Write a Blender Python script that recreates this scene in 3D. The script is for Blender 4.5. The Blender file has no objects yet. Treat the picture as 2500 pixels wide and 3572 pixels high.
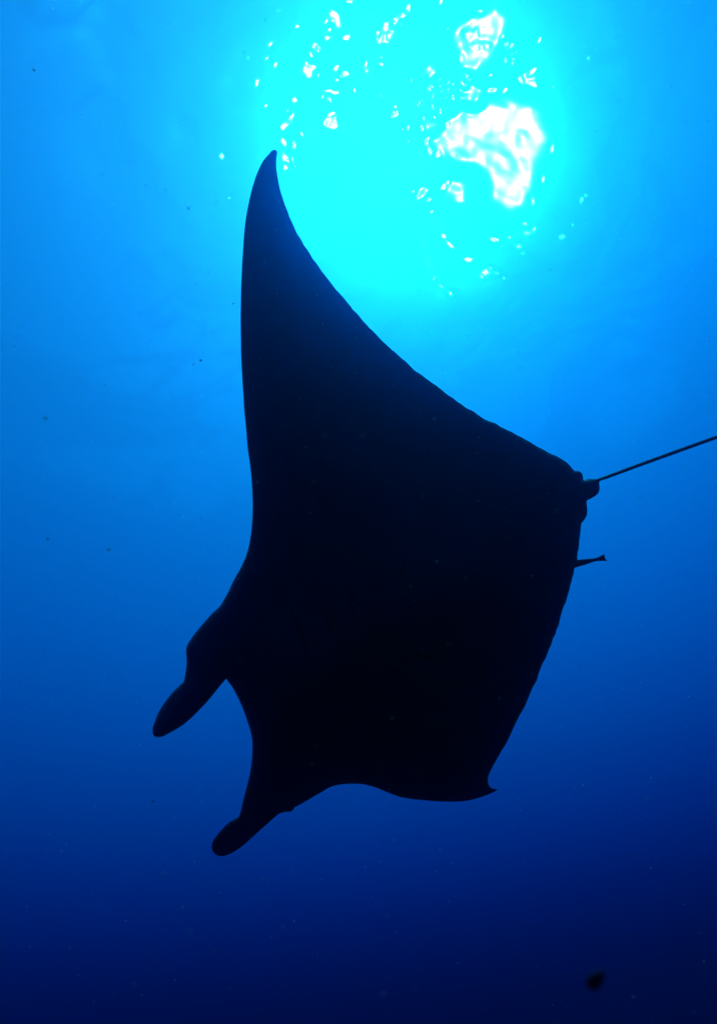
import bpy, bmesh, math, random
import numpy as np
from mathutils import Vector, Matrix, noise
from mathutils.geometry import delaunay_2d_cdt

rnd = random.Random(7)
C = bpy.context.scene
COL = C.collection
R = math.radians

# ------------------------------------------------------------------ camera
FOV, PITCH, ROLL, EYE = 73.66, 45.17, -0.168, Vector((0.0, 0.0, 24.0))
FOCUS = 3.7
cd = bpy.data.cameras.new('camera')
cam = bpy.data.objects.new('camera', cd)
COL.objects.link(cam)
cam.location = EYE
cam.rotation_euler = (Matrix.Rotation(R(90 + PITCH), 3, 'X') @ Matrix.Rotation(ROLL, 3, 'Z')).to_euler()
cd.sensor_fit = 'VERTICAL'
cd.sensor_width = cd.sensor_height = 24
cd.angle = R(FOV)
cd.clip_start, cd.clip_end = 0.02, 2000
cd.dof.use_dof = True
cd.dof.focus_distance = FOCUS
cd.dof.aperture_fstop = 3.0
C.camera = cam

# ------------------------------------------------------------------ sun, sky, exposure
SUN_EL, SUN_AZ = 70.66, 24.5
SUN_DIR = Vector((math.sin(R(SUN_AZ)) * math.cos(R(SUN_EL)), math.cos(R(SUN_AZ)) * math.cos(R(SUN_EL)), math.sin(R(SUN_EL))))
sl = bpy.data.lights.new('sun', 'SUN')
sl.energy, sl.angle, sl.color = 3.54, R(0.5), (1.0, 0.97, 0.92)
so = bpy.data.objects.new('sun', sl)
COL.objects.link(so)
so.location = SUN_DIR * 60
so.rotation_euler = SUN_DIR.to_track_quat('Z', 'Y').to_euler()
w = bpy.data.worlds.new('World')
C.world = w
w.use_nodes = True
nt = w.node_tree
bgn = nt.nodes['Background']
sky = nt.nodes.new('ShaderNodeTexSky')
sky.sky_type = 'NISHITA'
sky.sun_disc = False
sky.sun_elevation, sky.sun_rotation = R(SUN_EL), R(SUN_AZ)
nt.links.new(sky.outputs[0], bgn.inputs[0])
bgn.inputs[1].default_value = 0.15
C.view_settings.view_transform = 'Standard'
C.view_settings.look = 'None'
C.view_settings.gamma = 1
C.view_settings.use_curve_mapping = False
C.view_settings.exposure = 1.5
cy = C.cycles
cy.max_bounces, cy.diffuse_bounces, cy.glossy_bounces, cy.transmission_bounces = 6, 1, 2, 4
cy.transparent_max_bounces = 8
cy.volume_bounces = 2
cy.sample_clamp_direct = 0
cy.sample_clamp_indirect = 30
cy.use_denoising = True

# ------------------------------------------------------------------ helpers
FPX = 1786.0 / math.tan(R(FOV / 2))          # focal length in pixels of the 2500 x 3572 photograph
ROT = cam.rotation_euler.to_matrix()


def ray(u, v):
    """direction (depth 1 along the view axis) through a photograph pixel"""
    return ROT @ Vector(((u - 1250) / FPX, -(v - 1786) / FPX, -1.0))


def at(u, v, d):
    return EYE + ray(u, v) * d


def tag(o, label=None, cat=None, group=None, kind=None):
    for k, x in (('label', label), ('category', cat), ('group', group), ('kind', kind)):
        if x:
            o[k] = x
    return o


def link(name, me, mat=None, parent=None, smooth=True):
    o = bpy.data.objects.new(name, me)
    COL.objects.link(o)
    if mat and not me.materials:
        me.materials.append(mat)
    if parent:
        o.parent = parent
        o.matrix_parent_inverse = parent.matrix_basis.inverted()
    if smooth:
        me.polygons.foreach_set('use_smooth', [True] * len(me.polygons))
    return o


def mesh(name, verts, faces):
    me = bpy.data.meshes.new(name)
    me.from_pydata([tuple(v) for v in verts], [], faces)
    me.update()
    return me


def material(name):
    m = bpy.data.materials.new(name)
    m.use_nodes = True
    t = m.node_tree
    t.nodes.clear()
    out = t.nodes.new('ShaderNodeOutputMaterial')
    return m, t, out


def node(t, kind, **kw):
    n = t.nodes.new(kind)
    for k, v in kw.items():
        if k in n.inputs:
            n.inputs[k].default_value = v
        else:
            setattr(n, k, v)
    return n


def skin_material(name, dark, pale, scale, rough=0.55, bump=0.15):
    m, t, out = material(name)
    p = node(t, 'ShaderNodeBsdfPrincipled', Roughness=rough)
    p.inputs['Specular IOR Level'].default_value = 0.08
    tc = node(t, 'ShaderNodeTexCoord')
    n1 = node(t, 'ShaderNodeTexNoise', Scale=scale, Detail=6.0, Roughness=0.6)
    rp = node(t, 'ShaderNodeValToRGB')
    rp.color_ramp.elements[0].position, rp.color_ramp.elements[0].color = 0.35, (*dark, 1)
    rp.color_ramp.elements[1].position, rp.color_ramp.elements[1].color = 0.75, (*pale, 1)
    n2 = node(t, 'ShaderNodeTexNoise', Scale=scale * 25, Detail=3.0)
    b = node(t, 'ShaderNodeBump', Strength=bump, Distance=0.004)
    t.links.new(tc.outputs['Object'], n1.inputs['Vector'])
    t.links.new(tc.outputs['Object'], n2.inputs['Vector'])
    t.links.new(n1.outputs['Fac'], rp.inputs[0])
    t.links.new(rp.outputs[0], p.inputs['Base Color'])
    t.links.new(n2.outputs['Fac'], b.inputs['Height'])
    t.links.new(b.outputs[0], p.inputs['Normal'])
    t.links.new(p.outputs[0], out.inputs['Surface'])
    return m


# ------------------------------------------------------------------ the sea: seabed, water body, wavy surface
SURF_Z = 46.4


def axis(a, b, lo, hi, step, outer):
    """grid lines: fine between a and b, growing coarse out to lo and hi"""
    fine = np.arange(a, b + 1e-6, step)
    left = a - np.geomspace(step * 4, a - lo, outer)[::-1]
    right = fine[-1] + np.geomspace(step * 4, hi - fine[-1], outer)
    return np.concatenate([left, fine, right])


def grid_mesh(name, xs, ys, z):
    nx, ny = len(xs), len(ys)
    X, Y = np.meshgrid(xs, ys)
    co = np.stack([X.ravel(), Y.ravel(), z(X, Y).ravel()], 1).astype(np.float32)
    i = np.arange((ny - 1) * nx).reshape(ny - 1, nx)[:, :-1].ravel()
    q = np.stack([i, i + 1, i + nx + 1, i + nx], 1).astype(np.int32)
    me = bpy.data.meshes.new(name)
    me.vertices.add(len(co))
    me.vertices.foreach_set('co', co.ravel())
    me.loops.add(q.size)
    me.loops.foreach_set('vertex_index', q.ravel())
    me.polygons.add(len(q))
    me.polygons.foreach_set('loop_start', np.arange(0, q.size, 4, dtype=np.int32))
    me.update(calc_edges=True)
    return me


def seabed_z(X, Y):
    r = np.random.default_rng(3)
    z = np.zeros_like(X)
    for k in range(14):
        lam = r.uniform(5, 40)
        a = r.uniform(0, 2 * math.pi)
        z += 0.006 * lam * np.sin((X * math.cos(a) + Y * math.sin(a)) * 2 * math.pi / lam + r.uniform(0, 6.3))
    return np.clip(z, -0.9, 0.6)


m, t, out = material('dark_reef_floor')
p = node(t, 'ShaderNodeBsdfPrincipled', Roughness=0.95)
p.inputs['Specular IOR Level'].default_value = 0.1
n1 = node(t, 'ShaderNodeTexNoise', Scale=0.6, Detail=8.0)
rp = node(t, 'ShaderNodeValToRGB')
rp.color_ramp.elements[0].color = (0.010, 0.011, 0.010, 1)
rp.color_ramp.elements[1].color = (0.030, 0.030, 0.026, 1)
tc = node(t, 'ShaderNodeTexCoord')
t.links.new(tc.outputs['Object'], n1.inputs['Vector'])
t.links.new(n1.outputs['Fac'], rp.inputs[0])
t.links.new(rp.outputs[0], p.inputs['Base Color'])
t.links.new(p.outputs[0], out.inputs['Surface'])
ax = np.linspace(-260, 260, 200)
seabed = link('seabed', grid_mesh('seabed', ax, ax, seabed_z), m)
tag(seabed, kind='structure')

# the water itself: one even volume, absorbing red most and scattering mainly forward
m, t, out = material('sea_water')
lobes = [((0, 0.00675, 0), 0.943), ((0, 0, 0.0195), 0.96), ((0, 0.00014, 0), 0.5), ((0, 0, 0.0017), 0.363)]
EXT = (0.245, 0.0765, 0.0596)
tot = [0, 0, 0]
prev = None
for c, g in lobes:
    tot = [a + b for a, b in zip(tot, c)]
    s = node(t, 'ShaderNodeVolumeScatter', Anisotropy=g)
    d = max(c)
    s.inputs['Color'].default_value = (*[x / d for x in c], 1)
    s.inputs['Density'].default_value = d
    if prev:
        a = node(t, 'ShaderNodeAddShader')
        t.links.new(prev.outputs[0], a.inputs[0])
        t.links.new(s.outputs[0], a.inputs[1])
        prev = a
    else:
        prev = s
ab = [max(0.0, e - s_) for e, s_ in zip(EXT, tot)]
d = max(ab) * 1.0001
v = node(t, 'ShaderNodeVolumeAbsorption')
v.inputs['Color'].default_value = (*[1 - x / d for x in ab], 1)     # absorption = density * (1 - colour)
v.inputs['Density'].default_value = d
a = node(t, 'ShaderNodeAddShader')
t.links.new(prev.outputs[0], a.inputs[0])
t.links.new(v.outputs[0], a.inputs[1])
t.links.new(a.outputs[0], out.inputs['Volume'])
B, ZB, ZT = 240.0, -2.2, SURF_Z - 1.75
bx = [(x, y, z) for z in (ZB, ZT) for x, y in ((-B, -B), (B, -B), (B, B), (-B, B))]
water = link('water', mesh('water', bx, [(3, 2, 1, 0), (4, 5, 6, 7), (0, 1, 5, 4), (1, 2, 6, 5), (2, 3, 7, 6), (3, 0, 4, 7)]), m, smooth=False)
tag(water, kind='structure')

# wavy surface above it: swell and chop (wavelength, heading, phase, steepness), ripples, patches (x, y, radius, strength) of stronger ripples added for sparkle
# and single wavelets (x, y, length, width, heading, two slopes, three curvatures); swell and wavelets are shaped to put sun glints in chosen spots
SWELL = [
    (12.4993, 1.7396, 5.9601, 0.1105), (9.1395, 4.7498, 1.1915, 0.0939), (7.3222, 3.5825, 3.2927, 0.0934), (8.6711, 4.2854, 2.2074, 0.1825), (13.0, 4.7486, 3.5447, 0.1617),
    (8.64, 3.2638, 5.1966, 0.26), (8.3826, 5.6946, 2.7813, 0.2491), (7.4761, 0.6963, 1.2677, 0.2396), (5.2404, 5.3104, 4.333, 0.0426), (4.2553, 3.6699, 5.4422, 0.16),
    (5.4761, 3.6428, 5.3579, 0.0817), (4.5687, 1.8818, 2.0888, 0.0413), (3.3422, 0.1264, 4.0723, 0.0835), (6.0, 5.2448, 2.8679, 0.16), (4.5574, 4.8816, -0.1924, 0.063),
    (3.0192, 1.3321, 3.6469, 0.1525), (3.0517, 5.3445, 0.9189, 0.1218), (4.245, 3.7343, 3.4276, 0.1413), (5.2306, 3.6048, 4.0504, 0.1263), (5.2439, 1.5208, 3.9633, 0.0154),
    (3.0774, 1.8587, 4.8869, 0.0899), (3.0, 1.8265, 0.9653, 0.136), (1.4358, 0.367, 5.0886, 0.0719), (1.6639, 0.2996, 1.707, 0.0609), (1.9188, 0.0841, 2.9258, 0.0567),
    (1.6996, 1.8996, 4.0657, 0.0995), (2.8, 6.0474, -0.9033, 0.0724), (1.9558, 4.7341, 2.3009, 0.0172), (1.8486, 4.1283, 5.5131, 0.094), (2.424, 0.3243, 4.5925, 0.0948),
    (1.4645, 1.6203, 3.1256, 0.0124), (1.9268, 5.0531, 4.775, 0.11), (2.4609, 2.551, 5.6421, 0.11), (2.703, 0.4236, 7.8274, 0.1072), (2.1605, 1.3007, 2.0567, 0.0374),
    (1.4461, 0.0192, 2.3526, 0.0396), (1.5278, 1.4605, 3.1405, 0.0583), (1.6453, 5.9625, 7.3443, 0.0373), (2.8, 2.2779, 4.6838, 0.0186), (1.7898, 3.7203, 2.4875, 0.055),
    (2.5764, 1.456, 3.0322, 0.0344), (1.971, 6.0342, 4.2269, 0.0658), (2.3287, 1.66, -0.9358, 0.0557), (1.6089, 4.2373, 7.2513, 0.0796), (1.9172, 4.2752, 3.1111, 0.11),
    (2.0574, 5.3829, 2.2849, 0.0541), (1.5536, 5.2067, 3.9262, 0.0249), (2.1463, 4.4643, 5.3331, 0.0578), (1.0313, 1.4579, 2.5937, 0.0209), (0.7122, 4.4027, 1.3378, 0.0182),
    (1.1335, 1.4921, 1.7172, 0.0537), (0.8194, 3.099, 1.2605, 0.0176), (0.9764, 1.7793, 4.9732, 0.0622), (1.0092, 5.6363, 5.5938, -0.0416), (1.176, 5.8724, 0.2758, 0.08),
    (0.7, 3.7237, 8.2877, 0.0074), (0.8618, 1.5479, 4.2758, 0.0173), (1.123, 0.0802, -1.5824, 0.0201), (0.8927, -0.752, 0.2213, 0.0313), (0.9129, 1.5296, 2.718, 0.0258),
    (1.0306, 5.8593, 1.4464, 0.0604), (0.8956, 5.9032, 5.6277, 0.0572), (0.9863, 0.9853, 0.3266, 0.0357), (0.8307, 1.8749, 0.9428, 0.0313), (0.8091, 3.5796, 0.8155, 0.0297),
    (0.8071, 1.1386, 4.2512, 0.0268), (0.8365, 0.3483, 4.0705, 0.034), (0.9925, 1.3235, 4.5543, 0.0248), (1.0468, 5.2553, -1.2547, 0.0345), (0.7365, 3.342, 11.0144, 0.0216),
    (0.8564, 7.2863, 3.2479, 0.0258), (0.7149, 2.7886, 1.8691, 0.0272), (0.9865, 3.3461, 1.4371, 0.0211), (1.1354, 0.3854, 2.3253, -0.0426), (1.1089, -0.472, -0.0629, 0.0162),
    (1.749, 0.8273, 1.5865, -0.0182), (1.3217, 5.0782, 3.6506, -0.0147), (1.4282, 0.6902, 6.2525, 0.0151), (1.5905, 3.3389, 7.3363, -0.016), (0.6929, 0.2262, 0.5471, -0.012),
    (0.7241, 0.1775, 5.0206, 0.0143), (0.7656, 4.3191, 5.6713, 0.0148), (0.9877, 3.7585, 1.7039, -0.0195), (1.156, 2.9637, 1.8842, 0.0146), (1.9, 3.4744, 2.5035, -0.014),
    (0.6027, 1.9072, 4.5158, 0.0157), (0.869, 5.2048, 2.4444, 0.0264), (0.9435, 3.0022, 4.5983, 0.0186), (1.8589, 1.7467, 0.3277, -0.0119), (0.6824, 0.6325, 3.1161, -0.0142),
    (1.1594, 5.1433, 1.7122, 0.0126), (1.5523, 2.2705, 3.4745, 0.0141), (1.3112, 4.704, 3.5181, -0.0235), (1.6086, 1.4949, 5.3312, -0.0056), (0.7586, 0.9454, 3.2695, 0.0157),
    (0.809, 5.9919, 3.6956, -0.0187), (0.9305, 2.675, 0.1038, 0.0111), (0.7178, 0.0734, 6.6378, 0.02), (1.9, 0.124, 2.1413, 0.0116), (0.8883, 6.0766, -0.2268, 0.007),
    (1.0846, 1.0974, 3.4292, 0.0243), (1.8647, 2.1762, 4.6737, -0.0119), (1.9, 1.8008, 1.9883, -0.0072), (0.6785, 1.8084, 6.063, 0.018), (1.1847, 0.6092, 5.6841, 0.0114),
    (0.9869, 0.4565, 1.016, 0.0117), (0.9073, 1.5472, 1.281, 0.0096), (1.9, 1.8065, 5.7718, 0.0065), (1.3525, 6.7279, 6.9886, 0.0134), (0.7367, 2.3188, 7.3636, -0.014),
    (1.038, 4.3103, 0.0231, 0.02), (1.1282, 1.8113, 2.3006, -0.016), (0.9996, 4.7644, 7.8122, 0.0116), (0.7206, 1.294, 2.9839, -0.0096), (1.148, 2.1339, -1.222, -0.0173),
    (0.749, 4.5795, 0.5624, -0.0195), (1.5993, 1.721, 5.166, -0.0184), (1.4324, -1.3321, -1.6076, -0.0062)]
RIPPLES = [
    (0.4585, 1.7403, 2.1629, 0.1211), (1.013, 0.1711, 4.5139, 0.1559), (0.912, 2.0205, 4.9076, 0.2137), (0.4064, 0.1532, 0.1151, 0.2189), (0.8575, 2.4719, 3.356, 0.2254),
    (0.8126, 0.5867, 2.9348, 0.228), (0.4881, 1.6292, 2.2704, 0.184), (0.7535, -0.1661, 1.6235, 0.1938), (0.6429, -1.9353, 2.249, 0.1358), (0.314, 1.3349, 0.2497, 0.1556),
    (0.9215, 1.7088, 5.649, 0.1262), (1.0628, -1.1562, 0.1631, 0.2055), (0.3617, 2.9953, 4.864, 0.2166), (1.0078, -0.4846, 5.3656, 0.1638), (1.3332, 1.6681, 2.2239, 0.1999),
    (0.5097, -0.8921, 2.8729, 0.1392), (0.7602, 0.9275, 0.4484, 0.1962), (0.6321, 1.8818, 6.2674, 0.1626), (0.3006, 0.0264, 1.6408, 0.1393), (0.762, -0.7272, 2.8717, 0.1487),
    (1.0774, -0.7057, 0.1519, 0.1698), (0.4289, 2.132, 4.1507, 0.1397), (1.4133, 2.9336, 5.2056, 0.1836), (1.2873, 0.3734, 5.4361, 0.1737), (0.3201, 1.2958, 3.1122, 0.1402),
    (1.1116, -0.5963, 1.6579, 0.1349), (1.0221, 0.2898, 4.5519, 0.2021), (0.2543, 2.0266, 5.4416, 0.1938), (1.2375, -2.0961, 3.7303, 0.1534), (0.7796, 3.3527, 3.8799, 0.2224),
    (0.4323, -0.2212, 0.1057, 0.1924), (1.3425, 0.4699, 3.2634, 0.1551), (1.4914, 0.4543, 4.9058, 0.1732), (0.4107, 0.5629, 5.052, 0.1679), (1.4171, 1.5405, 5.666, 0.1953),
    (0.7057, 2.2416, 2.3683, 0.1362), (0.5732, -1.0022, 4.4372, 0.1347), (1.0148, -0.4134, 1.593, 0.2104), (0.8908, 1.3001, 3.2561, 0.1737), (0.3722, 2.6345, 3.3888, 0.1491),
    (1.2959, -1.1769, 4.5779, 0.1592), (0.9881, 1.0553, 5.8224, 0.1545), (0.5799, 0.5838, 2.0354, 0.1886), (1.0005, 3.6215, 0.4277, 0.1669), (0.9891, -0.0085, 3.5071, 0.1619),
    (0.5932, -0.4633, 1.9804, 0.1682), (1.4473, -0.4067, 3.3308, 0.1714), (0.9712, 1.8602, 4.9655, 0.2175), (0.3458, 0.2843, 3.8764, 0.1411), (0.9505, 1.5445, 6.1153, 0.1843),
    (1.2649, 1.8956, 5.2543, 0.2212), (0.2861, -1.672, 3.9707, 0.1776), (1.3113, 1.3753, 5.4572, 0.2093), (1.1132, 0.474, 2.0744, 0.1571), (0.5748, 0.8266, 0.0529, 0.2257),
    (1.0636, 0.5853, 2.1849, 0.1385), (0.9635, 0.6799, 3.0685, 0.178), (0.2639, -2.749, 3.912, 0.1697), (1.0004, 0.0504, 5.1623, 0.13), (0.7928, 0.6922, 4.4224, 0.1845),
    (0.3639, -0.7976, 6.1248, 0.172), (1.122, 0.786, 4.4906, 0.1534), (1.4859, 1.2469, 2.4087, 0.225), (0.3458, 1.913, 2.731, 0.1691)]
SPARKLE_PATCHES = [
    (1.49, 3.78, 0.89, 0.3), (0.78, 4.74, 1.18, 0.34), (1.28, 5.82, 0.99, 0.3), (3.01, 4.11, 0.89, 0.3), (-0.2, 5.95, 1.18, 0.3),
    (-0.46, 4.66, 0.99, 0.22), (-0.39, 6.91, 0.59, 0.34), (3.99, 5.53, 1.38, 0.36), (4.36, 6.1, 0.79, 0.36), (6.86, 5.27, 0.89, 0.3),
    (7.16, 5.99, 0.59, 0.3), (8.63, 9.29, 0.79, 0.26), (7.04, 10.04, 0.99, 0.3), (5.76, 11.22, 0.89, 0.32), (4.4, 11.84, 0.79, 0.3),
    (4.99, 10.38, 0.59, 0.3), (3.83, 8.86, 0.49, 0.3), (3.08, 6.34, 0.49, 0.26), (-2.42, 6.23, 0.69, 0.24), (5.37, 5.96, 0.99, 0.3)]
GLINT_WAVELETS = [
    (5.444, 4.676, 0.567, 0.42, 1.665, -0.007, -0.014, -0.027, 0.116, 0.181), (4.671, 7.322, 0.608, 0.328, 2.905, -0.043, -0.018, 0.162, 0.039, -0.031), (5.908, 4.8, 0.51, 0.392, 0.804, -0.013, 0.005, -0.193, -0.028, -0.045), (4.163, 5.563, 0.464, 0.356, 1.965, -0.466, -0.242, -1.006, -0.2, -0.593), (4.3, 6.808, 0.433, 0.344, 2.216, -0.609, -0.502, 1.63, 0.564, 0.894),
    (4.731, 6.397, 0.449, 0.332, 2.632, -0.244, -0.752, -0.201, 0.192, 2.558), (6.078, 4.443, 0.44, 0.339, 2.911, -0.016, 0.013, -0.141, 0.131, -0.191), (4.703, 5.996, 0.427, 0.313, 0.109, -0.782, -1.466, 4.238, 1.392, 3.744), (5.518, 5.29, 0.405, 0.33, 2.564, -0.016, 0.017, 0.566, -0.029, 0.126), (5.485, 6.178, 0.384, 0.311, 0.788, -0.072, -0.733, -0.479, -0.276, 1.064),
    (4.251, 6.125, 0.42, 0.221, 1.31, -1.588, -0.52, 5.111, 1.482, -2.952), (0.725, 4.659, 0.387, 0.24, 1.711, -0.105, 0.591, -0.616, 0.017, 0.856), (4.962, 8.831, 0.37, 0.251, 2.819, -0.015, -0.033, 0.095, 0.075, 0.988), (1.629, 3.794, 0.281, 0.249, 1.197, 0.067, -0.097, 0.593, -0.393, 1.056), (3.045, 4.106, 0.319, 0.218, 2.151, -0.005, -0.128, -1.25, -0.983, 0.783),
    (1.234, 5.29, 0.237, 0.141, 0.01, -0.249, 0.571, 0.672, -0.042, 0.348), (1.005, 4.253, 0.243, 0.206, 0.75, -0.32, 0.538, 1.998, -1.334, -0.557), (3.854, 8.887, 0.261, 0.191, 2.412, -0.299, -0.46, 1.414, -0.256, 0.06), (1.108, 5.884, 0.264, 0.156, 2.913, -0.034, 0.164, -1.571, 0.201, -1.431), (-0.359, 6.75, 0.242, 0.17, 1.317, 0.431, -0.223, 0.387, -0.141, -0.677),
    (7.154, 5.905, 0.224, 0.184, 2.812, -0.071, -0.115, 0.037, 0.085, 2.023), (1.644, 4.945, 0.247, 0.136, 3.003, -0.085, 0.443, -0.328, 0.12, 0.354), (2.854, 4.281, 0.237, 0.141, 2.771, 0.012, 0.101, -1.013, -0.838, 0.592), (5.679, 11.327, 0.228, 0.147, 2.637, -0.097, -0.566, 1.245, 0.273, 1.428), (1.381, 4.073, 0.19, 0.139, 2.379, -0.268, 0.593, -0.249, -0.264, 1.411),
    (-0.009, 5.716, 0.212, 0.124, 1.942, 0.233, 0.398, 1.157, 0.81, -0.683), (3.308, 3.858, 0.216, 0.122, 2.124, 0.011, -0.417, -2.143, -0.148, 2.823), (3.116, 6.287, 0.185, 0.143, 0.162, -0.508, -0.273, 0.277, -0.645, -1.3), (6.562, 5.073, 0.19, 0.139, 0.614, -0.682, -0.511, -0.202, 0.014, -1.055), (6.651, 5.454, 0.22, 0.12, 1.675, -0.592, -0.439, 1.594, -0.128, 1.444),
    (6.938, 9.927, 0.211, 0.125, 2.906, -0.199, -0.266, -0.711, 0.095, -0.196), (6.013, 10.278, 0.214, 0.123, 2.722, 0.383, -0.764, 1.178, -0.348, -0.001), (3.949, 6.179, 0.202, 0.131, 2.384, -1.996, -0.168, -3.975, 5.021, -2.022), (5.336, 5.863, 0.222, 0.119, 1.381, -0.157, -0.826, 1.81, 1.447, 6.07), (2.07, 3.302, 0.196, 0.118, 2.994, 0.715, -0.427, 0.145, -0.283, -0.401),
    (1.889, 4.174, 0.162, 0.125, 0.226, 0.075, 0.455, 1.631, -1.62, 1.589), (-0.262, 5.875, 0.173, 0.117, 2.797, 0.281, 0.083, -1.217, 0.655, -0.627), (-0.34, 6.267, 0.175, 0.115, 0.648, 0.454, -0.019, 0.134, 0.167, 0.094), (3.596, 3.675, 0.195, 0.103, 1.481, -0.614, -0.496, -1.75, 0.167, -0.004), (6.121, 6.141, 0.171, 0.118, 0.23, -0.088, -0.59, 0.496, 0.683, 1.073),
    (5.152, 10.919, 0.171, 0.118, 3.075, 0.081, -0.514, -1.469, -0.079, -1.28), (1.49, 4.77, 0.147, 0.101, 2.443, 0.035, 0.401, -0.331, 1.364, 2.028), (1.042, 5.357, 0.165, 0.09, 0.008, -0.319, 0.492, 3.539, -2.826, 10.679), (0.175, 5.323, 0.157, 0.095, 0.448, 0.418, 0.229, 1.365, -0.536, 0.598), (1.193, 6.063, 0.15, 0.099, 2.681, -0.05, -0.064, -1.741, -0.535, -2.299),
    (-0.06, 6.379, 0.144, 0.104, 2.261, 0.562, -0.015, -3.692, -1.327, -0.325), (-0.43, 6.916, 0.141, 0.106, 1.875, 0.4, -0.444, -5.541, 3.154, -5.023), (-0.791, 4.774, 0.158, 0.094, 1.697, 0.253, 0.387, -1.548, -0.032, 0.091), (3.495, 6.823, 0.142, 0.105, 2.324, -0.686, -0.76, -1.027, -0.086, -1.807), (7.277, 6.084, 0.134, 0.111, 1.037, -0.096, 0.173, -1.163, 0.213, 3.031),
    (7.698, 7.684, 0.16, 0.093, 1.574, -0.343, -0.17, -2.146, -0.387, -0.48), (6.659, 10.388, 0.132, 0.112, 2.13, 0.209, -1.025, -0.55, 0.591, -1.057), (4.637, 10.52, 0.165, 0.09, 0.539, 0.242, -0.251, 0.635, -0.074, -0.317), (7.925, 10.092, 0.165, 0.09, 0.014, -0.656, -0.253, -0.73, 0.406, -0.774), (8.595, 9.145, 0.166, 0.089, 1.914, -0.814, -0.417, -0.585, -0.552, -0.025),
    (-2.222, 6.424, 0.139, 0.107, 0.517, 0.918, 0.256, 0.147, -0.333, 0.187), (7.102, 9.061, 0.147, 0.101, 1.357, -0.353, -0.102, -2.102, -0.338, -0.519), (7.436, 8.494, 0.15, 0.099, 1.625, -0.545, -0.235, -0.65, -0.69, -0.282), (0.576, 3.732, 0.11, 0.094, 0.78, 0.104, 0.857, -0.134, -0.464, 0.347), (-0.233, 3.99, 0.112, 0.092, 2.576, 0.216, 0.403, -0.47, 0.404, -1.051),
    (-0.193, 4.466, 0.112, 0.092, 2.094, 0.244, 0.309, 0.248, -0.145, -0.188), (4.553, 3.695, 0.11, 0.094, 2.052, -0.607, -0.398, 0.2, -0.492, -0.971), (7.384, 4.979, 0.122, 0.084, 1.58, -0.621, -0.366, -0.304, -0.125, 1.071), (6.935, 5.969, 0.132, 0.078, 0.974, -0.283, -0.007, 2.778, -0.362, 1.168), (6.496, 6.164, 0.131, 0.079, 2.871, -0.402, -0.144, -1.166, 1.338, -0.197),
    (6.393, 10.13, 0.132, 0.078, 1.883, 0.361, -0.771, -3.418, 1.135, -0.684), (4.471, 10.274, 0.131, 0.079, 2.804, 0.21, -0.204, 0.552, 0.182, 0.765), (4.461, 7.798, 0.108, 0.096, 3.124, -0.172, -0.066, 0.9, -0.22, -1.28), (4.163, 7.35, 0.123, 0.084, 2.809, -0.323, -0.295, 1.392, -0.679, 2.394), (4.023, 7.009, 0.109, 0.095, 0.891, -0.372, 0.022, 5.172, -0.016, -1.161),
    (2.342, 4.802, 0.114, 0.074, 1.787, 0.285, 0.153, 1.566, -1.362, -1.41), (2.764, 4.863, 0.124, 0.067, 0.992, -0.126, -0.522, -3.654, -0.684, -3.231), (4.469, 11.953, 0.104, 0.08, 1.993, 0.349, -0.449, -0.112, -0.723, -0.965), (0.391, 3.1, 0.09, 0.073, 2.868, 0.031, 0.359, 1.44, -0.463, 1.586), (-0.401, 4.288, 0.092, 0.072, 0.011, 0.244, 0.327, -0.467, -0.349, -0.077),
    (0.214, 6.115, 0.103, 0.064, 0.713, 0.353, 0.025, -0.722, -0.29, -0.829), (-0.662, 5.327, 0.11, 0.06, 0.329, 0.275, 0.259, -0.016, 0.684, -0.056), (1.915, 5.359, 0.1, 0.066, 1.886, -0.379, 0.181, -1.232, -0.343, -0.01), (6.036, 5.71, 0.099, 0.066, 0.19, -0.451, -0.395, -0.902, 0.341, -0.804), (5.721, 4.107, 0.1, 0.066, 0.408, -0.113, -0.437, -0.481, 0.906, 2.172),
    (6.798, 10.628, 0.087, 0.076, 2.848, 0.153, -1.143, -0.902, -0.004, 0.351), (6.033, 11.343, 0.093, 0.071, 0.222, -0.045, -0.759, -1.474, -1.872, -0.458), (6.258, 11.521, 0.086, 0.077, 2.715, -0.445, -1.024, 0.08, -1.442, 0.576), (3.991, 11.537, 0.109, 0.061, 2.339, -0.282, -0.267, 1.624, -0.505, -0.002), (8.709, 9.046, 0.107, 0.062, 0.874, -0.944, -0.195, -12.128, -4.254, -1.641),
    (4.157, 9.545, 0.102, 0.065, 2.312, -0.166, -0.462, 1.808, -0.207, 1.489), (8.825, 5.611, 0.093, 0.071, 2.297, -1.193, -0.628, -0.658, -0.527, -1.757), (-0.909, 4.215, 0.094, 0.054, 1.639, 0.351, 0.464, 0.014, 0.563, 0.683), (3.306, 6.794, 0.09, 0.056, 0.081, -0.905, -0.753, -9.544, -3.02, -1.666), (4.206, 11.763, 0.084, 0.06, 1.012, 0.189, -0.28, 1.998, -0.362, 0.426),
    (-2.279, 7.536, 0.084, 0.06, 2.906, 0.992, -0.5, 0.192, 0.177, -0.427), (0.142, 3.337, 0.095, 0.051, 0.187, -0.028, 0.616, -1.155, 0.224, 0.496), (2.717, 5.733, 0.088, 0.056, 0.622, -0.834, -0.157, 1.684, -0.983, 0.987), (7.809, 6.195, 0.089, 0.055, 3.06, -0.754, 0.338, -1.417, -0.143, 1.081), (8.283, 9.819, 0.077, 0.064, 1.213, -0.751, -0.055, -0.568, -0.222, -0.027),
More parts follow.
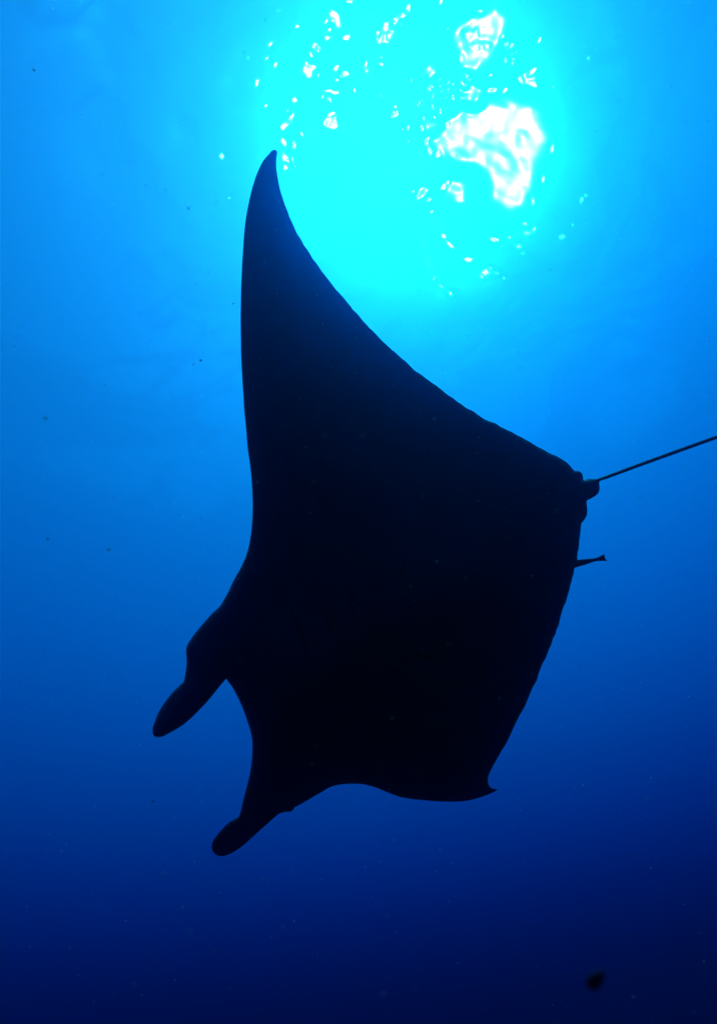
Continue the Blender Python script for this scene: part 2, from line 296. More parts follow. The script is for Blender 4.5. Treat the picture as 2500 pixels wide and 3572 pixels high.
    (8.608, 11.934, 0.082, 0.06, 2.229, -1.002, -1.747, -0.604, 0.674, -1.795), (3.74, 7.249, 0.093, 0.053, 0.142, -0.677, -0.611, -2.038, 2.1, 0.226), (3.545, 7.254, 0.079, 0.062, 1.169, -0.525, -0.837, 0.035, 0.788, 1.369), (3.354, 9.659, 0.096, 0.051, 2.394, -0.223, -1.017, 0.971, -0.194, 1.005), (5.924, 4.593, 0.14, 0.087, 3.036, -0.046, 0.007, 0.501, -0.051, 0.17),
    (5.922, 4.964, 0.088, 0.062, 2.517, 0.095, -0.077, 0.51, -0.026, 0.576), (5.577, 4.365, 0.118, 0.091, 0.819, 0.007, -0.006, 0.255, 0.029, 1.11), (4.851, 4.453, 0.108, 0.059, 2.572, -0.529, -0.384, 1.897, 0.638, 2.504), (4.127, 7.47, 0.14, 0.088, 0.501, -0.307, 0.057, 1.647, -2.741, 2.37), (4.218, 7.688, 0.125, 0.092, 2.907, -0.306, 0.103, 0.09, 0.024, -0.942),
    (4.902, 7.814, 0.113, 0.077, 0.137, 0.04, -0.015, -0.216, 0.463, -0.498), (5.195, 7.222, 0.079, 0.062, 1.852, -0.016, 0.001, 0.159, -0.069, 0.023), (5.439, 4.74, 0.109, 0.061, 1.432, 0.028, -0.015, -0.913, -0.303, -0.299), (6.325, 4.766, 0.08, 0.061, 2.496, -0.229, -0.052, -2.086, -0.691, -0.863), (5.407, 4.672, 0.125, 0.093, 0.841, 0.054, 0.017, -1.338, -0.208, -0.466),
    (5.548, 4.582, 0.134, 0.086, 1.622, -0.015, 0.064, -0.322, -0.004, -0.677), (3.686, 5.515, 0.107, 0.06, 1.423, -0.619, -0.279, -1.627, -0.298, 1.182), (4.246, 5.992, 0.124, 0.077, 1.438, -0.289, 0.386, 22.621, -6.136, 4.952), (4.306, 5.935, 0.093, 0.057, 2.831, 0.23, 0.055, 15.374, 1.212, 6.761), (4.331, 5.875, 0.119, 0.101, 2.809, -0.243, -0.438, -0.913, 4.553, 10.15),
    (4.61, 6.611, 0.129, 0.071, 1.135, -0.554, -0.08, 7.082, 1.612, -1.578), (4.811, 7.013, 0.088, 0.08, 1.442, -0.179, -0.056, 2.545, 1.051, 0.819), (4.896, 6.12, 0.094, 0.058, 0.629, -0.265, 0.325, -3.843, -2.39, -0.108), (4.408, 6.744, 0.086, 0.069, 1.142, -0.06, -1.098, -6.131, 3.14, 6.906), (5.578, 4.375, 0.143, 0.078, 1.884, -0.012, 0.056, -0.794, -0.485, 0.788),
    (5.795, 4.586, 0.129, 0.078, 1.846, -0.067, 0.001, 1.385, -0.035, 1.165), (4.995, 6.249, 0.133, 0.081, 1.371, -0.627, -0.475, -1.725, 1.649, -3.456), (5.003, 5.891, 0.086, 0.057, 0.336, -0.447, -0.51, -3.453, -2.1, -2.03), (5.613, 4.963, 0.096, 0.051, 0.53, -0.073, -0.043, -0.181, 0.126, 0.259), (5.216, 5.238, 0.124, 0.071, 1.993, -0.152, 0.048, 1.825, -0.216, 0.316),
    (5.068, 6.055, 0.091, 0.054, 1.664, -0.734, -0.033, -0.979, -0.499, 4.994), (5.267, 5.902, 0.101, 0.065, 1.077, 0.061, -0.09, 1.409, 4.137, -1.442), (4.055, 6.372, 0.092, 0.079, 1.976, -1.524, -1.435, 19.256, 5.637, 2.658), (4.067, 5.946, 0.088, 0.055, 1.039, -0.689, 1.371, 5.63, 8.119, 30.57), (0.971, 4.807, 0.109, 0.059, 2.914, 0.235, 0.381, -0.726, 2.396, 2.602),
    (0.953, 4.886, 0.095, 0.068, 1.452, 0.301, 0.662, 0.805, 5.222, 7.438), (4.576, 8.768, 0.122, 0.096, 2.265, -0.152, -0.199, 0.467, 1.228, 0.323), (4.721, 8.646, 0.078, 0.062, 0.997, -0.195, -0.208, 0.725, -0.111, 3.817), (1.573, 3.601, 0.132, 0.071, 0.482, 0.021, 0.09, -1.306, -0.21, -0.06), (1.386, 3.747, 0.129, 0.071, 1.759, 0.128, 0.122, 0.543, -0.623, 1.005),
    (3.127, 4.299, 0.079, 0.062, 2.544, -0.235, -0.256, -2.78, -1.716, -2.874), (2.751, 4.203, 0.126, 0.08, 2.443, 0.236, 0.176, -4.744, -3.051, -3.66), (1.346, 5.143, 0.083, 0.059, 0.981, -0.253, 1.055, -1.842, 1.726, -7.491), (1.167, 5.447, 0.115, 0.097, 0.402, -0.075, 1.053, -0.23, -1.315, 13.013), (0.828, 4.378, 0.126, 0.083, 1.245, -0.56, 0.613, 7.477, -3.563, 5.771),
    (0.836, 4.414, 0.093, 0.081, 0.594, -0.01, 0.031, 1.076, -0.003, 3.307), (3.574, 8.797, 0.098, 0.066, 0.152, -0.878, -0.701, -5.225, -2.284, -0.839), (4.093, 9.134, 0.116, 0.104, 2.09, -0.163, -0.737, 3.131, 1.308, 1.26), (1.231, 5.745, 0.097, 0.083, 1.305, -0.121, 0.381, -2.712, 1.45, -8.093), (1.152, 5.741, 0.134, 0.073, 0.284, 0.02, 0.173, -0.47, -3.016, -3.501),
    (-0.147, 6.917, 0.083, 0.059, 0.618, 0.557, -0.133, 2.078, -2.13, -1.079), (-0.166, 6.738, 0.11, 0.063, 1.623, 0.911, -0.25, 6.066, -1.934, 2.121), (7.278, 5.713, 0.101, 0.087, 2.383, -0.067, -0.344, -1.052, 0.984, 4.617), (7.251, 5.764, 0.131, 0.071, 2.478, 0.028, -0.063, -1.702, -0.6, -2.822), (1.451, 5.053, 0.111, 0.087, 3.106, -0.312, 0.631, 6.59, -5.24, 12.768),
    (1.467, 5.051, 0.09, 0.055, 1.187, 0.059, -0.05, -6.214, 4.83, -3.635), (3.044, 4.229, 0.077, 0.065, 1.663, 0.016, 0.007, -3.088, -2.259, -3.233), (2.739, 4.121, 0.096, 0.083, 0.41, 0.375, 0.416, -7.447, -5.773, -6.733), (5.849, 11.203, 0.09, 0.055, 2.356, 0.35, -0.458, 4.043, -2.364, 9.44), (5.535, 11.461, 0.101, 0.063, 1.413, 0.122, -0.306, -2.05, 0.038, -6.543),
    (1.414, 3.913, 0.119, 0.067, 2.694, 0.169, 0.697, -3.395, -3.394, -9.348), (1.451, 3.915, 0.097, 0.086, 2.316, 0.016, 0.085, -2.54, 2.542, 3.075), (0.134, 5.823, 0.093, 0.053, 1.903, 0.853, 0.611, -6.694, -2.59, 0.151), (-0.071, 5.529, 0.097, 0.067, 2.433, 0.543, 0.735, 1.052, 1.465, -2.023), (3.422, 3.833, 0.116, 0.103, 2.834, -0.188, -0.083, -4.198, -3.012, -3.271),
    (3.392, 4.01, 0.087, 0.057, 1.839, -0.531, -0.595, -2.289, -1.751, 3.812), (2.997, 6.35, 0.089, 0.055, 1.471, -0.332, 0.15, 8.99, -2.573, 1.52), (3.132, 6.109, 0.081, 0.061, 0.779, -0.223, -0.29, -0.231, 2.866, -0.419), (6.45, 4.97, 0.117, 0.095, 0.046, -0.478, -0.5, 9.961, 2.419, 11.125), (6.689, 5.205, 0.14, 0.079, 3.055, -0.511, -1.382, -3.356, 1.836, -8.607),
    (6.463, 5.388, 0.129, 0.078, 0.958, -1.193, -0.441, -9.819, -0.504, 1.048), (6.588, 5.277, 0.083, 0.059, 2.55, -0.455, -1.488, 17.127, -0.281, -23.34), (7.105, 9.847, 0.13, 0.088, 1.23, -0.211, -0.097, -3.58, -0.455, 1.432), (6.854, 9.701, 0.143, 0.083, 0.858, -0.178, -0.537, 0.663, -0.77, -0.177), (6.211, 10.465, 0.076, 0.064, 1.244, 0.323, -0.907, -0.363, -0.735, 0.571),
    (6.085, 10.133, 0.107, 0.059, 3.127, 0.189, -1.668, 5.246, -2.131, 22.136), (4.076, 6.341, 0.079, 0.062, 2.452, 0.033, -0.074, 1.633, 3.232, 16.341), (3.744, 6.18, 0.08, 0.067, 2.072, -2.248, -1.089, -9.461, -3.593, 11.248), (5.47, 5.78, 0.118, 0.099, 0.682, 0.732, -1.162, -2.047, -7.872, 7.61), (5.366, 5.675, 0.124, 0.072, 0.351, 0.638, -0.935, 4.228, -9.979, 30.088)]


def surf_z(X, Y):
    z = np.zeros_like(X)
    far = np.clip(np.maximum(np.maximum(X - 11, -5 - X), np.maximum(Y - 15, 1 - Y)) / 5, 0, 1)
    wide = np.clip(np.maximum(np.maximum(X - 11, -3.5 - X), np.maximum(Y - 15, 1 - Y)) / 9, 0, 1)
    wide = wide * wide * (3 - 2 * wide)
    for lam, a, ph, sl_ in SWELL:
        fade = 1 - far if lam < 4 else 1 - 0.85 * wide
        z += sl_ * lam / (2 * math.pi) * np.sin(2 * math.pi / lam * (math.cos(a) * X + math.sin(a) * Y) + ph) * fade
    amp = np.full_like(X, 0.0345)
    for x, y, r_, g in SPARKLE_PATCHES:
        amp = np.maximum(amp, 0.23 * g * np.exp(-((X - x) ** 2 + (Y - y) ** 2) / (r_ * r_)))
    amp = amp * (1 - far)
    for lam, a, ph, sl_ in RIPPLES:
        z += amp * sl_ * lam / (2 * math.pi) * np.sin(2 * math.pi / lam * (math.cos(a) * X + math.sin(a) * Y) + ph)
    xs_, ys_ = X[0], Y[:, 0]
    for x, y, lu, lv, a, gx, gy, hxx, hxy, hyy in GLINT_WAVELETS:
        rr = 2.2 * max(lu, lv)
        i0, i1 = np.searchsorted(xs_, (x - rr, x + rr))
        j0, j1 = np.searchsorted(ys_, (y - rr, y + rr))
        dx, dy = X[j0:j1, i0:i1] - x, Y[j0:j1, i0:i1] - y
        u, v = math.cos(a) * dx + math.sin(a) * dy, -math.sin(a) * dx + math.cos(a) * dy
        q = u * u / lu**2 + v * v / lv**2
        z[j0:j1, i0:i1] += np.exp(-0.5 * q * q) * (gx * dx + gy * dy + hxx * dx * dx / 2 + hxy * dx * dy + hyy * dy * dy / 2)
    return z


m, t, out = material('sea_surface')
gl = node(t, 'ShaderNodeBsdfGlass', IOR=1.6, Roughness=0.20)
tr = node(t, 'ShaderNodeBsdfTransparent')
mx = node(t, 'ShaderNodeMixShader', Fac=0.91)
t.links.new(gl.outputs[0], mx.inputs[1])
t.links.new(tr.outputs[0], mx.inputs[2])
t.links.new(mx.outputs[0], out.inputs['Surface'])
xs = axis(-5, 11, -250, 250, 0.036, 30)
ys = axis(1, 15, -250, 250, 0.036, 30)
surface = link('water_surface', grid_mesh('water_surface', xs, ys, surf_z), m)
surface.location.z = SURF_Z
tag(surface, kind='structure')

# ------------------------------------------------------------------ manta ray
def zoom(pts, x0, y0, s):
    return [(x0 + a / s, y0 + b / s) for a, b in pts]


Z2, Z3, Z4, Z5 = (700, 400, 2.009), (400, 1500, 1.7856), (1600, 1400, 1.7856), (700, 2300, 1.3392)
outline = []
# rear edge of the big wing, tip to tail
outline += zoom([(515, 245), (528, 250), (537, 262), (534, 285), (531, 310), (530, 370), (540, 440), (553, 510), (570, 570), (590, 630), (612, 690), (640, 755),
                 (670, 815), (700, 875), (735, 930), (775, 990), (820, 1055), (870, 1125), (920, 1190), (970, 1250), (1020, 1310), (1080, 1380),
                 (1140, 1445), (1200, 1510), (1260, 1575), (1320, 1630), (1390, 1690), (1460, 1755), (1530, 1815), (1600, 1862)], *Z2)
n_rear = len(outline)
outline += zoom([(0, 8), (100, 70), (180, 120), (250, 152), (330, 195), (400, 230), (480, 275), (560, 320), (620, 347), (665, 375), (695, 402),
                 (716, 431), (722, 433), (745, 434), (763, 446), (771, 468), (772, 488), (776, 491), (792, 485), (815, 482), (842, 484), (858, 481)], *Z4)
TAIL_A = zoom([(858, 481), (1607, 205)], *Z4)
TAIL_B = zoom([(1607, 229), (873, 500)], *Z4)
ext = 3.0
KS = [0.15, 0.5] + [float(k) for k in range(1, 9)]
ta = [(TAIL_A[0][0] + (TAIL_A[1][0] - TAIL_A[0][0]) * k / 8 * ext, TAIL_A[0][1] + (TAIL_A[1][1] - TAIL_A[0][1]) * k / 8 * ext + 26 * (k / 8) ** 2) for k in KS]
tb = [(TAIL_B[1][0] + (TAIL_B[0][0] - TAIL_B[1][0]) * k / 8 * ext, TAIL_B[1][1] + (TAIL_B[0][1] - TAIL_B[1][1]) * k / 8 * ext + 26 * (k / 8) ** 2) for k in KS[::-1]]
tail_mid = [((a[0] + b_[0]) / 2, (a[1] + b_[1]) / 2) for a, b_ in zip(ta, tb[::-1])]
for lst, sgn in ((ta, 1), (tb, 1)):                       # taper towards the end
    for i in range(len(KS)):
        k = i if lst is ta else len(KS) - 1 - i
        f = 0.62 * max(0, (KS[k] - 2.7) / 5.3)
        lst[i] = (lst[i][0] + (tail_mid[k][0] - lst[i][0]) * f, lst[i][1] + (tail_mid[k][1] - lst[i][1]) * f)
outline += ta + tb
outline += zoom([(873, 500), (873, 520), (876, 545), (868, 570), (845, 592), (815, 608), (797, 616), (793, 621), (795, 640), (798, 670), (795, 710), (780, 738),
                 (763, 758), (760, 768), (757, 800), (750, 860), (743, 920), (735, 965), (730, 1000), (722, 1030), (712, 1075), (695, 1140), (678, 1200),
                 (660, 1260), (640, 1320), (615, 1400), (585, 1480), (555, 1555), (525, 1630), (500, 1690), (470, 1765), (440, 1830), (410, 1900)], *Z4)
# lower wing, right horn, mouth, left horn
outline += zoom([(1485, 268), (1460, 320), (1430, 385), (1400, 435), (1375, 480), (1355, 515), (1342, 550), (1341, 575), (1347, 592), (1360, 603), (1378, 607),
                 (1389, 607), (1380, 614), (1350, 628), (1320, 640), (1280, 652), (1240, 661), (1180, 665), (1110, 664), (1050, 659), (980, 652), (920, 640),
                 (880, 625), (840, 608), (800, 593), (760, 584), (710, 581), (660, 584), (605, 597), (560, 623), (510, 652), (465, 678), (430, 696), (405, 712),
                 (375, 717), (345, 738), (310, 770), (270, 805), (230, 842), (190, 876), (155, 900), (120, 916), (95, 920), (70, 912), (55, 896), (51, 875),
                 (55, 855), (68, 832), (90, 805), (120, 772), (150, 750), (174, 739), (179, 733), (195, 675), (210, 615), (225, 555), (236, 495), (241, 440),
                 (241, 380), (232, 335), (215, 280), (195, 225), (170, 170), (145, 125), (125, 100)], *Z5)
outline += zoom([(696, 1552), (690, 1556), (660, 1590), (620, 1640), (570, 1700), (520, 1752), (460, 1810), (400, 1855), (340, 1888), (290, 1912), (262, 1914), (245, 1905),
                 (237, 1885), (237, 1860), (248, 1825), (265, 1780), (290, 1730), (325, 1680), (365, 1630), (405, 1592), (427, 1573), (432, 1564), (440, 1520), (448, 1470),
                 (449, 1430), (446, 1395), (446, 1360), (455, 1335), (480, 1295), (520, 1243), (565, 1190), (610, 1140), (653, 1101), (659, 1094), (685, 1050), (710, 1005),
                 (735, 950), (765, 895), (795, 840), (820, 780), (838, 715), (850, 640), (857, 560), (860, 480), (858, 400), (853, 320), (848, 260),
                 (838, 180), (828, 110), (820, 10)], *Z3)
# front edge of the big wing, up to the tip
outline += zoom([(313, 2150), (306, 2080), (300, 1980), (293, 1880), (288, 1780), (283, 1680), (281, 1560), (280, 1450), (281, 1330), (283, 1220), (287, 1120), (292, 1020),
                 (298, 930), (305, 830), (315, 740), (328, 660), (345, 580), (365, 500), (390, 425), (415, 365), (440, 320), (470, 285), (500, 252)], *Z2)


def smooth_loop(pts, step):
    """centripetal-like resampling of a closed outline"""
    res = []
    n = len(pts)
    P = [np.array(p_) for p_ in pts]
    for i in range(n):
        p0, p1, p2, p3 = P[i - 1], P[i], P[(i + 1) % n], P[(i + 2) % n]
        L = np.linalg.norm(p2 - p1)
        l0, l2 = max(np.linalg.norm(p1 - p0), 1e-6), max(np.linalg.norm(p3 - p2), 1e-6)
        m1 = ((p1 - p0) / l0 + (p2 - p1) / L) * 0.5 * L
        m2 = ((p2 - p1) / L + (p3 - p2) / l2) * 0.5 * L
        k = max(1, int(round(L / step)))
        for j in range(k):
            s_ = j / k
            h = (2 * s_**3 - 3 * s_**2 + 1) * p1 + (s_**3 - 2 * s_**2 + s_) * m1 + (-2 * s_**3 + 3 * s_**2) * p2 + (s_**3 - s_**2) * m2
            res.append(h)
    return np.array(res)


OUT = smooth_loop(outline, 11.0)
# the free rear edge is slightly ragged
nrm = np.roll(OUT, -1, 0) - np.roll(OUT, 1, 0)
nrm = np.stack([nrm[:, 1], -nrm[:, 0]], 1) / np.maximum(np.linalg.norm(nrm, axis=1), 1e-6)[:, None]
for i, q in enumerate(OUT):
    rear = (q[0] > 1000 and q[1] < 1650 and q[0] < 2000) or (q[0] > 1850 and 1900 < q[1] < 2450) or (980 < q[0] and 800 < q[1] < 1700 and q[0] < 2000)
    if rear:
        OUT[i] += nrm[i] * 3.2 * noise.noise(Vector((q[0] / 24, q[1] / 24, 0.3)))

AXO = np.array([2050.0, 1700.0])
AXL = np.array([0.83, -0.558])
AXW = np.array([-0.558, -0.83])
MD = 3.4
MPP = MD / FPX                                        # metres per pixel at the manta


def seg_dist(P, Q):
    A, Bq = Q, np.roll(Q, -1, 0)
    best = np.full(len(P), 1e9)
    for a_, b_ in zip(A, Bq):
        d_ = b_ - a_
        tt = np.clip(((P - a_) @ d_) / max(d_ @ d_, 1e-9), 0, 1)
        best = np.minimum(best, np.hypot(*(P - a_ - tt[:, None] * d_).T))
    return best


def frame(P):
    Q = (np.atleast_2d(P) - AXO) * MPP
    return Q @ AXL + 0.0, Q @ AXW + 0.03                # along (0 at the tail, negative to the head), across (positive to the big wing)


def mid_depth(P):
    L, W = frame(P)
    up, dn = np.maximum(W, 0), np.maximum(-W, 0)
    d_ = MD + 0.02 * up - 0.04 * up**2 + 0.15 * dn + 0.75 * dn**2
    d_ += 0.30 * np.maximum(L - 0.1, 0)
    # the horns roll down towards the camera
    horn = np.clip((-L - 2.05) / 0.5, 0, 1)
    return d_ - 0.10 * horn**1.5


def half_thick(P, dist):
    L, W = frame(P)
    body = np.exp(-(W / 0.40) ** 2) * np.clip((-L + 0.02) / 0.9, 0, 1) ** 0.8 * (1 - 0.75 * np.clip((-L - 1.75) / 0.5, 0, 1))
    prof = 0.018 + 0.022 * np.exp(-(W / 1.3) ** 2) + 0.19 * body
    Rr = np.maximum(0.03, prof * 1.9)
    s_ = np.clip(dist * MPP / Rr, 0, 1)
    return prof * np.sqrt(np.maximum(1 - (1 - s_) ** 2, 0))


inner = []
st = 17.0
j = 0
y = OUT[:, 1].min()
while y < OUT[:, 1].max():
    x = OUT[:, 0].min() + (j % 2) * st / 2
    while x < 2110:
        inner.append((x + rnd.uniform(-2, 2), y + rnd.uniform(-2, 2)))
        x += st
    y += st * 0.866
    j += 1
inner = np.array(inner)


def inside(P, Q):
    c = np.zeros(len(P), bool)
    A, Bq = Q, np.roll(Q, -1, 0)
    for a_, b_ in zip(A, Bq):
        if a_[1] == b_[1]:
            continue
        cond = (a_[1] > P[:, 1]) != (b_[1] > P[:, 1])
        xx = (b_[0] - a_[0]) * (P[:, 1] - a_[1]) / (b_[1] - a_[1]) + a_[0]
        c ^= cond & (P[:, 0] < xx)
    return c


inner = inner[inside(inner, OUT)]
inner = inner[seg_dist(inner, OUT) > 7.0]
# centre line of the tail, so that it is round
t0 = np.array([(TAIL_A[0][0] + TAIL_B[1][0]) / 2, (TAIL_A[0][1] + TAIL_B[1][1]) / 2])
tm = [t0] + [np.array(p_) for p_ in tail_mid]
cl = []
for a_, b_ in zip(tm[:-1], tm[1:]):
    for k in range(12):
        cl.append(a_ + (b_ - a_) * k / 12)
inner = np.concatenate([inner, np.array(cl)])
ALL = np.concatenate([OUT, inner])
no = len(OUT)
vv, ee, ff, ov, oe, of = delaunay_2d_cdt([Vector((a_[0], -a_[1])) for a_ in ALL], [(i, (i + 1) % no) for i in range(no)],
                                         [list(range(no))], 1, 1e-4)
P2 = np.array([(q.x, -q.y) for q in vv])
dist = seg_dist(P2, OUT)
edge = dist < 0.02
H = half_thick(P2, dist)
D = mid_depth(P2)
front, back, verts = [], [], []
for i, (u, v_) in enumerate(P2):
    rr = ray(u, v_)
    front.append(len(verts))
    verts.append(EYE + rr * (D[i] - (0 if edge[i] else H[i])))
    if edge[i]:
        back.append(front[-1])
    else:
        back.append(len(verts))
        verts.append(EYE + rr * (D[i] + H[i] * 0.8))
faces = []
for f in ff:
    faces.append([front[i] for i in f])
    g = [back[i] for i in f][::-1]
    if set(g) != set(faces[-1]):
        faces.append(g)
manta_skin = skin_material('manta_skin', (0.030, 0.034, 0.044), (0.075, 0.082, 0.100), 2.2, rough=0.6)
eye_mat = skin_material('eye_black', (0.006, 0.006, 0.007), (0.012, 0.012, 0.012), 8, rough=0.15, bump=0.0)
gill_mat = skin_material('gill_fold', (0.008, 0.008, 0.010), (0.02, 0.02, 0.024), 6, rough=0.7)
manta = bpy.data.objects.new('manta_ray', None)
COL.objects.link(manta)
manta.location = at(1400, 2050, MD)
tag(manta, 'huge dark manta ray gliding overhead with one wing raised to the light', 'manta ray')
bpy.context.view_layer.update()
me = mesh('body', verts, faces)
bm = bmesh.new()
bm.from_mesh(me)
bmesh.ops.recalc_face_normals(bm, faces=bm.faces)
bm.to_mesh(me)
bm.free()
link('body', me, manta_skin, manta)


def belly(u, v_):
    q = np.array([[u, v_]])
    return float(mid_depth(q)[0] - half_thick(q, seg_dist(q, OUT))[0])


def ball(center, rad, sx=1, sy=1, sz=1, M=None, seg=12, ring=8):
    vs, fs = [], []
    for i in range(ring + 1):
        th = math.pi * i / ring
        for k in range(seg):
            ph = 2 * math.pi * k / seg
            q = Vector((math.sin(th) * math.cos(ph) * sx, math.sin(th) * math.sin(ph) * sy, math.cos(th) * sz)) * rad
            vs.append(center + (M @ q if M else q))
    for i in range(ring):
        for k in range(seg):
            fs.append((i * seg + k, i * seg + (k + 1) % seg, (i + 1) * seg + (k + 1) % seg, (i + 1) * seg + k))
    return vs, fs


for (u, v_, dd) in ((672, 2285, 0.0), (1010, 2812, 0.0)):
    q = np.array([[u, v_]])
    c = at(u, v_, float(mid_depth(q)[0]))
    vs, fs = ball(c, 0.028)
    link('eye', mesh('eye', vs, fs), eye_mat, manta)
# five gill folds on each side of the belly
for side in (1, -1):
    for k in range(5):
        L = -1.62 + 0.15 * k
        W0, W1 = side * (0.13 + 0.012 * k), side * (0.34 - 0.025 * k)
        vs, fs = [], []
        for i in range(9):
            s_ = i / 8
            W = W0 + (W1 - W0) * s_
            Lc = L + 0.05 * math.sin(math.pi * s_ * 0.5)
            half = 0.016 * math.sin(math.pi * min(max(s_, 0.03), 0.97)) + 0.002
            for o_, up in ((-half, 0.0), (0.0, 0.008), (half, 0.0)):
                uv = AXO + (AXL * (Lc + o_) + AXW * (W - 0.03)) / MPP
                vs.append(at(uv[0], uv[1], belly(*uv) - 0.001 - up))
        for i in range(8):
            for c_ in range(2):
                a_ = i * 3 + c_
                fs.append((a_, a_ + 1, a_ + 4, a_ + 3))
        link('gill_slit', mesh('gill_slit', vs, fs), gill_mat, manta)


# ------------------------------------------------------------------ fish
def fish_mesh(name, axis_pts, radii, flat, up, tail, tail_half, dorsal=None):
    """lofted body along axis points (snout to tail root), elliptical sections, a forked or cut tail blade"""
    vs, fs = [], []
    n = 14
    up = up.normalized()
    for i, (c, r_) in enumerate(zip(axis_pts, radii)):
        tdir = (axis_pts[min(i + 1, len(axis_pts) - 1)] - axis_pts[max(i - 1, 0)]).normalized()
        side = tdir.cross(up).normalized()
        u2 = side.cross(tdir).normalized()
        for k in range(n):
            a_ = 2 * math.pi * k / n
            vs.append(c + u2 * math.cos(a_) * r_ + side * math.sin(a_) * r_ * flat)
    for i in range(len(axis_pts) - 1):
        for k in range(n):
            fs.append((i * n + k, i * n + (k + 1) % n, (i + 1) * n + (k + 1) % n, (i + 1) * n + k))
    fs.append(tuple(range(n))[::-1])
    last = (len(axis_pts) - 1) * n
    fs.append(tuple(last + k for k in range(n)))

    def blade(poly, thick):
        b0 = len(vs)
        for q in poly:
            vs.append(q + thick)
        for q in poly:
            vs.append(q - thick)
        m_ = len(poly)
        fs.append(tuple(range(b0, b0 + m_)))
        fs.append(tuple(range(b0 + m_, b0 + 2 * m_))[::-1])
        for k in range(m_):
            fs.append((b0 + k, b0 + m_ + k, b0 + m_ + (k + 1) % m_, b0 + (k + 1) % m_))

    tdir = (axis_pts[-1] - axis_pts[-2]).normalized()
    side = tdir.cross(up).normalized()
    u2 = side.cross(tdir).normalized()
    root, rr = axis_pts[-1] - tdir * radii[-1], radii[-1]
    e = tail
    blade([root + u2 * rr * 0.9, root + tdir * e * 0.6 + u2 * tail_half * 0.72, root + tdir * e * 1.0 + u2 * tail_half, root + tdir * e * 0.93 + u2 * tail_half * 0.3,
           root + tdir * e * 0.95 - u2 * tail_half * 0.35, root + tdir * e * 1.05 - u2 * tail_half * 0.95, root + tdir * e * 0.55 - u2 * tail_half * 0.65, root - u2 * rr * 0.9],
          side * rr * 0.25)
    if dorsal:
        i0, i1, hgt = dorsal
        for sg in (1, -1):
            top = [axis_pts[i] + u2 * sg * (radii[i] + hgt * math.sin(math.pi * (i - i0 + 0.4) / (i1 - i0 + 0.8))) for i in range(i0, i1 + 1)]
            bot = [axis_pts[i] + u2 * sg * radii[i] * 0.7 for i in range(i1, i0 - 1, -1)]
            blade(top + bot, side * radii[i0] * 0.06)
    me_ = mesh(name, vs, fs)
    return me_


fish_skin = skin_material('fish_skin', (0.012, 0.013, 0.015), (0.03, 0.03, 0.034), 30, rough=0.7)
dark_skin = skin_material('dark_fish_skin', (0.035, 0.038, 0.06), (0.06, 0.065, 0.10), 60, rough=0.9)
# remora riding on the back of the manta, its tail showing past the rear edge
a0, a1 = Vector((1600 + 860 / 1.7856, 1400 + 984 / 1.7856, 0)), Vector((1600 + 540 / 1.7856, 1400 + 1050 / 1.7856, 0))
pts, rad = [], []
for i in range(15):
    s_ = i / 14                                          # 0 snout (hidden), 1 tail root
    u, v_ = a1.x + (a0.x - a1.x) * s_, a1.y + (a0.y - a1.y) * s_
    pts.append(at(u, v_, MD + 0.22 - 0.12 * s_))
    rad.append(0.002 + 0.024 * (math.sin(math.pi * min(s_ * 0.95 + 0.04, 1)) ** 0.6) * (1 - 0.42 * s_) * (1 if s_ < 0.85 else 1 - 0.25 * (s_ - 0.85) / 0.15))
rad = [max(r_, 0.0085 if i > 6 else 0.003) for i, r_ in enumerate(rad)]
upv = ROT @ Vector((-0.2, 1, 0.1))
rem = link('remora', fish_mesh('remora', pts, rad, 0.8, upv, 0.050, 0.019), fish_skin)
tag(rem, 'slim dark remora with only its tail showing past the rear edge of the manta', 'fish')
# small fish close to the lens, out of focus, lower right
c0, c1 = (2056, 3440), (2094, 3398)
pts, rad = [], []
for i in range(12):
    s_ = i / 11
    pts.append(at(c0[0] + (c1[0] - c0[0]) * s_ - 4 * (1 - s_), c0[1] + (c1[1] - c0[1]) * s_ + 4 * (1 - s_), 0.38))
    rad.append(0.38 / FPX * (3 + 28 * math.sin(math.pi * min(0.10 + s_ * 0.80, 1)) ** 0.75 * (1 - 0.25 * s_)))
fs_ = link('fish', fish_mesh('fish', pts, rad, 0.55, ROT @ Vector((-0.7, 0.7, 0.0)), 0.0037, 0.0025, dorsal=(4, 9, 0.0003)), dark_skin)
tag(fs_, 'little dark blurred fish alone in the deep blue at the lower right', 'fish')

# ------------------------------------------------------------------ specks drifting in the water
m, t, out = material('drifting_matter')
df = node(t, 'ShaderNodeBsdfDiffuse')
tl = node(t, 'ShaderNodeBsdfTranslucent')
df.inputs[0].default_value = (0.45, 0.45, 0.40, 1)
tl.inputs[0].default_value = (0.40, 0.40, 0.36, 1)
a = node(t, 'ShaderNodeAddShader')
t.links.new(df.outputs[0], a.inputs[0])
t.links.new(tl.outputs[0], a.inputs[1])
t.links.new(a.outputs[0], out.inputs['Surface'])


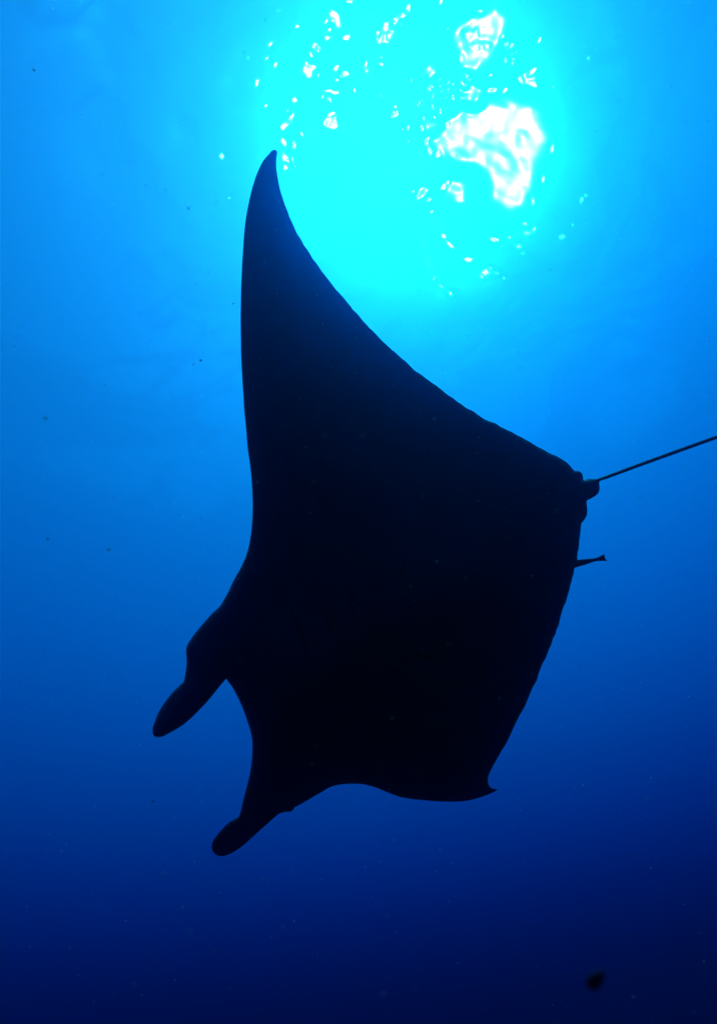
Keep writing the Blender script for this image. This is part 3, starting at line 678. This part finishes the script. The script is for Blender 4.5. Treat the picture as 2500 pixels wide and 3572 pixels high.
def clump(center, rad, seed, seg=7, ring=5):
    vs, fs = ball(Vector((0, 0, 0)), 1.0, seg=seg, ring=ring)
    o = Vector((seed * 3.1, seed * 1.7, 0))
    st_ = Matrix.Rotation(seed, 3, 'Z') @ Matrix.Rotation(seed * 2.3, 3, 'X') @ Matrix.Diagonal((1.35, 0.9, 0.75))
    return [center + (st_ @ (q * (0.8 + 0.7 * noise.noise(q * 1.6 + o)))) * rad for q in vs], fs


specks = [  # pixel in the 1607-wide view, size in pixels there, distance, label
    (450, 808, 3.0, 1.6, 'tiny black speck in bright blue left of the wing, the rounder of a close pair'),
    (434, 817, 2.0, 1.6, 'tiny black speck in bright blue left of the wing, the smaller of a close pair'),
    (107, 1208, 3.6, 1.0, 'soft dark speck far left, level with the horn side of the head'),
    (103, 939, 4.2, 0.8, 'faint blurred speck far left in the mid blue, well above the darker far-left one'),
    (343, 1797, 3.4, 1.9, 'ragged dark speck below the left horn tip of the manta'),
    (523, 681, 2.4, 1.9, 'tiny dark speck beside the front edge of the raised wing'),
    (77, 157, 3.4, 1.2, 'faint dark speck near the upper left corner'),
    (244, 1233, 4.0, 0.9, 'faint blurred speck between the far left speck and the manta'),
    (423, 467, 3.4, 1.0, 'faint speck in bright water left of the raised wing tip'),
    (1306, 1361, 2.2, 1.9, 'tiny dark speck in blue right of the manta rear edge'),
]
for i, (x, y, s_, d_, lab) in enumerate(specks):
    u, v_ = x * 2500 / 1607, y * 2500 / 1607
    vs, fs = clump(at(u, v_, d_), s_ * 1.556 / FPX * d_ * 0.9, i + 1.3)
    o = link('plankton_speck', mesh('plankton_speck', vs, fs), m)
    tag(o, lab, 'speck', 'dark specks drifting in the water')
vs, fs = [], []
for i in range(1100):
    d_ = 0.4 + 3.6 * rnd.random() ** 1.3
    u, v_ = rnd.uniform(-300, 2800), rnd.uniform(-300, 3800)
    q, g = clump(at(u, v_, d_), rnd.choice((0.5, 0.6, 0.7, 1.0, 1.3)) * d_ ** 0.5 * 0.0008, i * 0.77, 6, 4)
    n0 = len(vs)
    vs += q
    fs += [tuple(k + n0 for k in f) for f in g]
tag(link('drifting_particles', mesh('drifting_particles', vs, fs), m), kind='stuff')
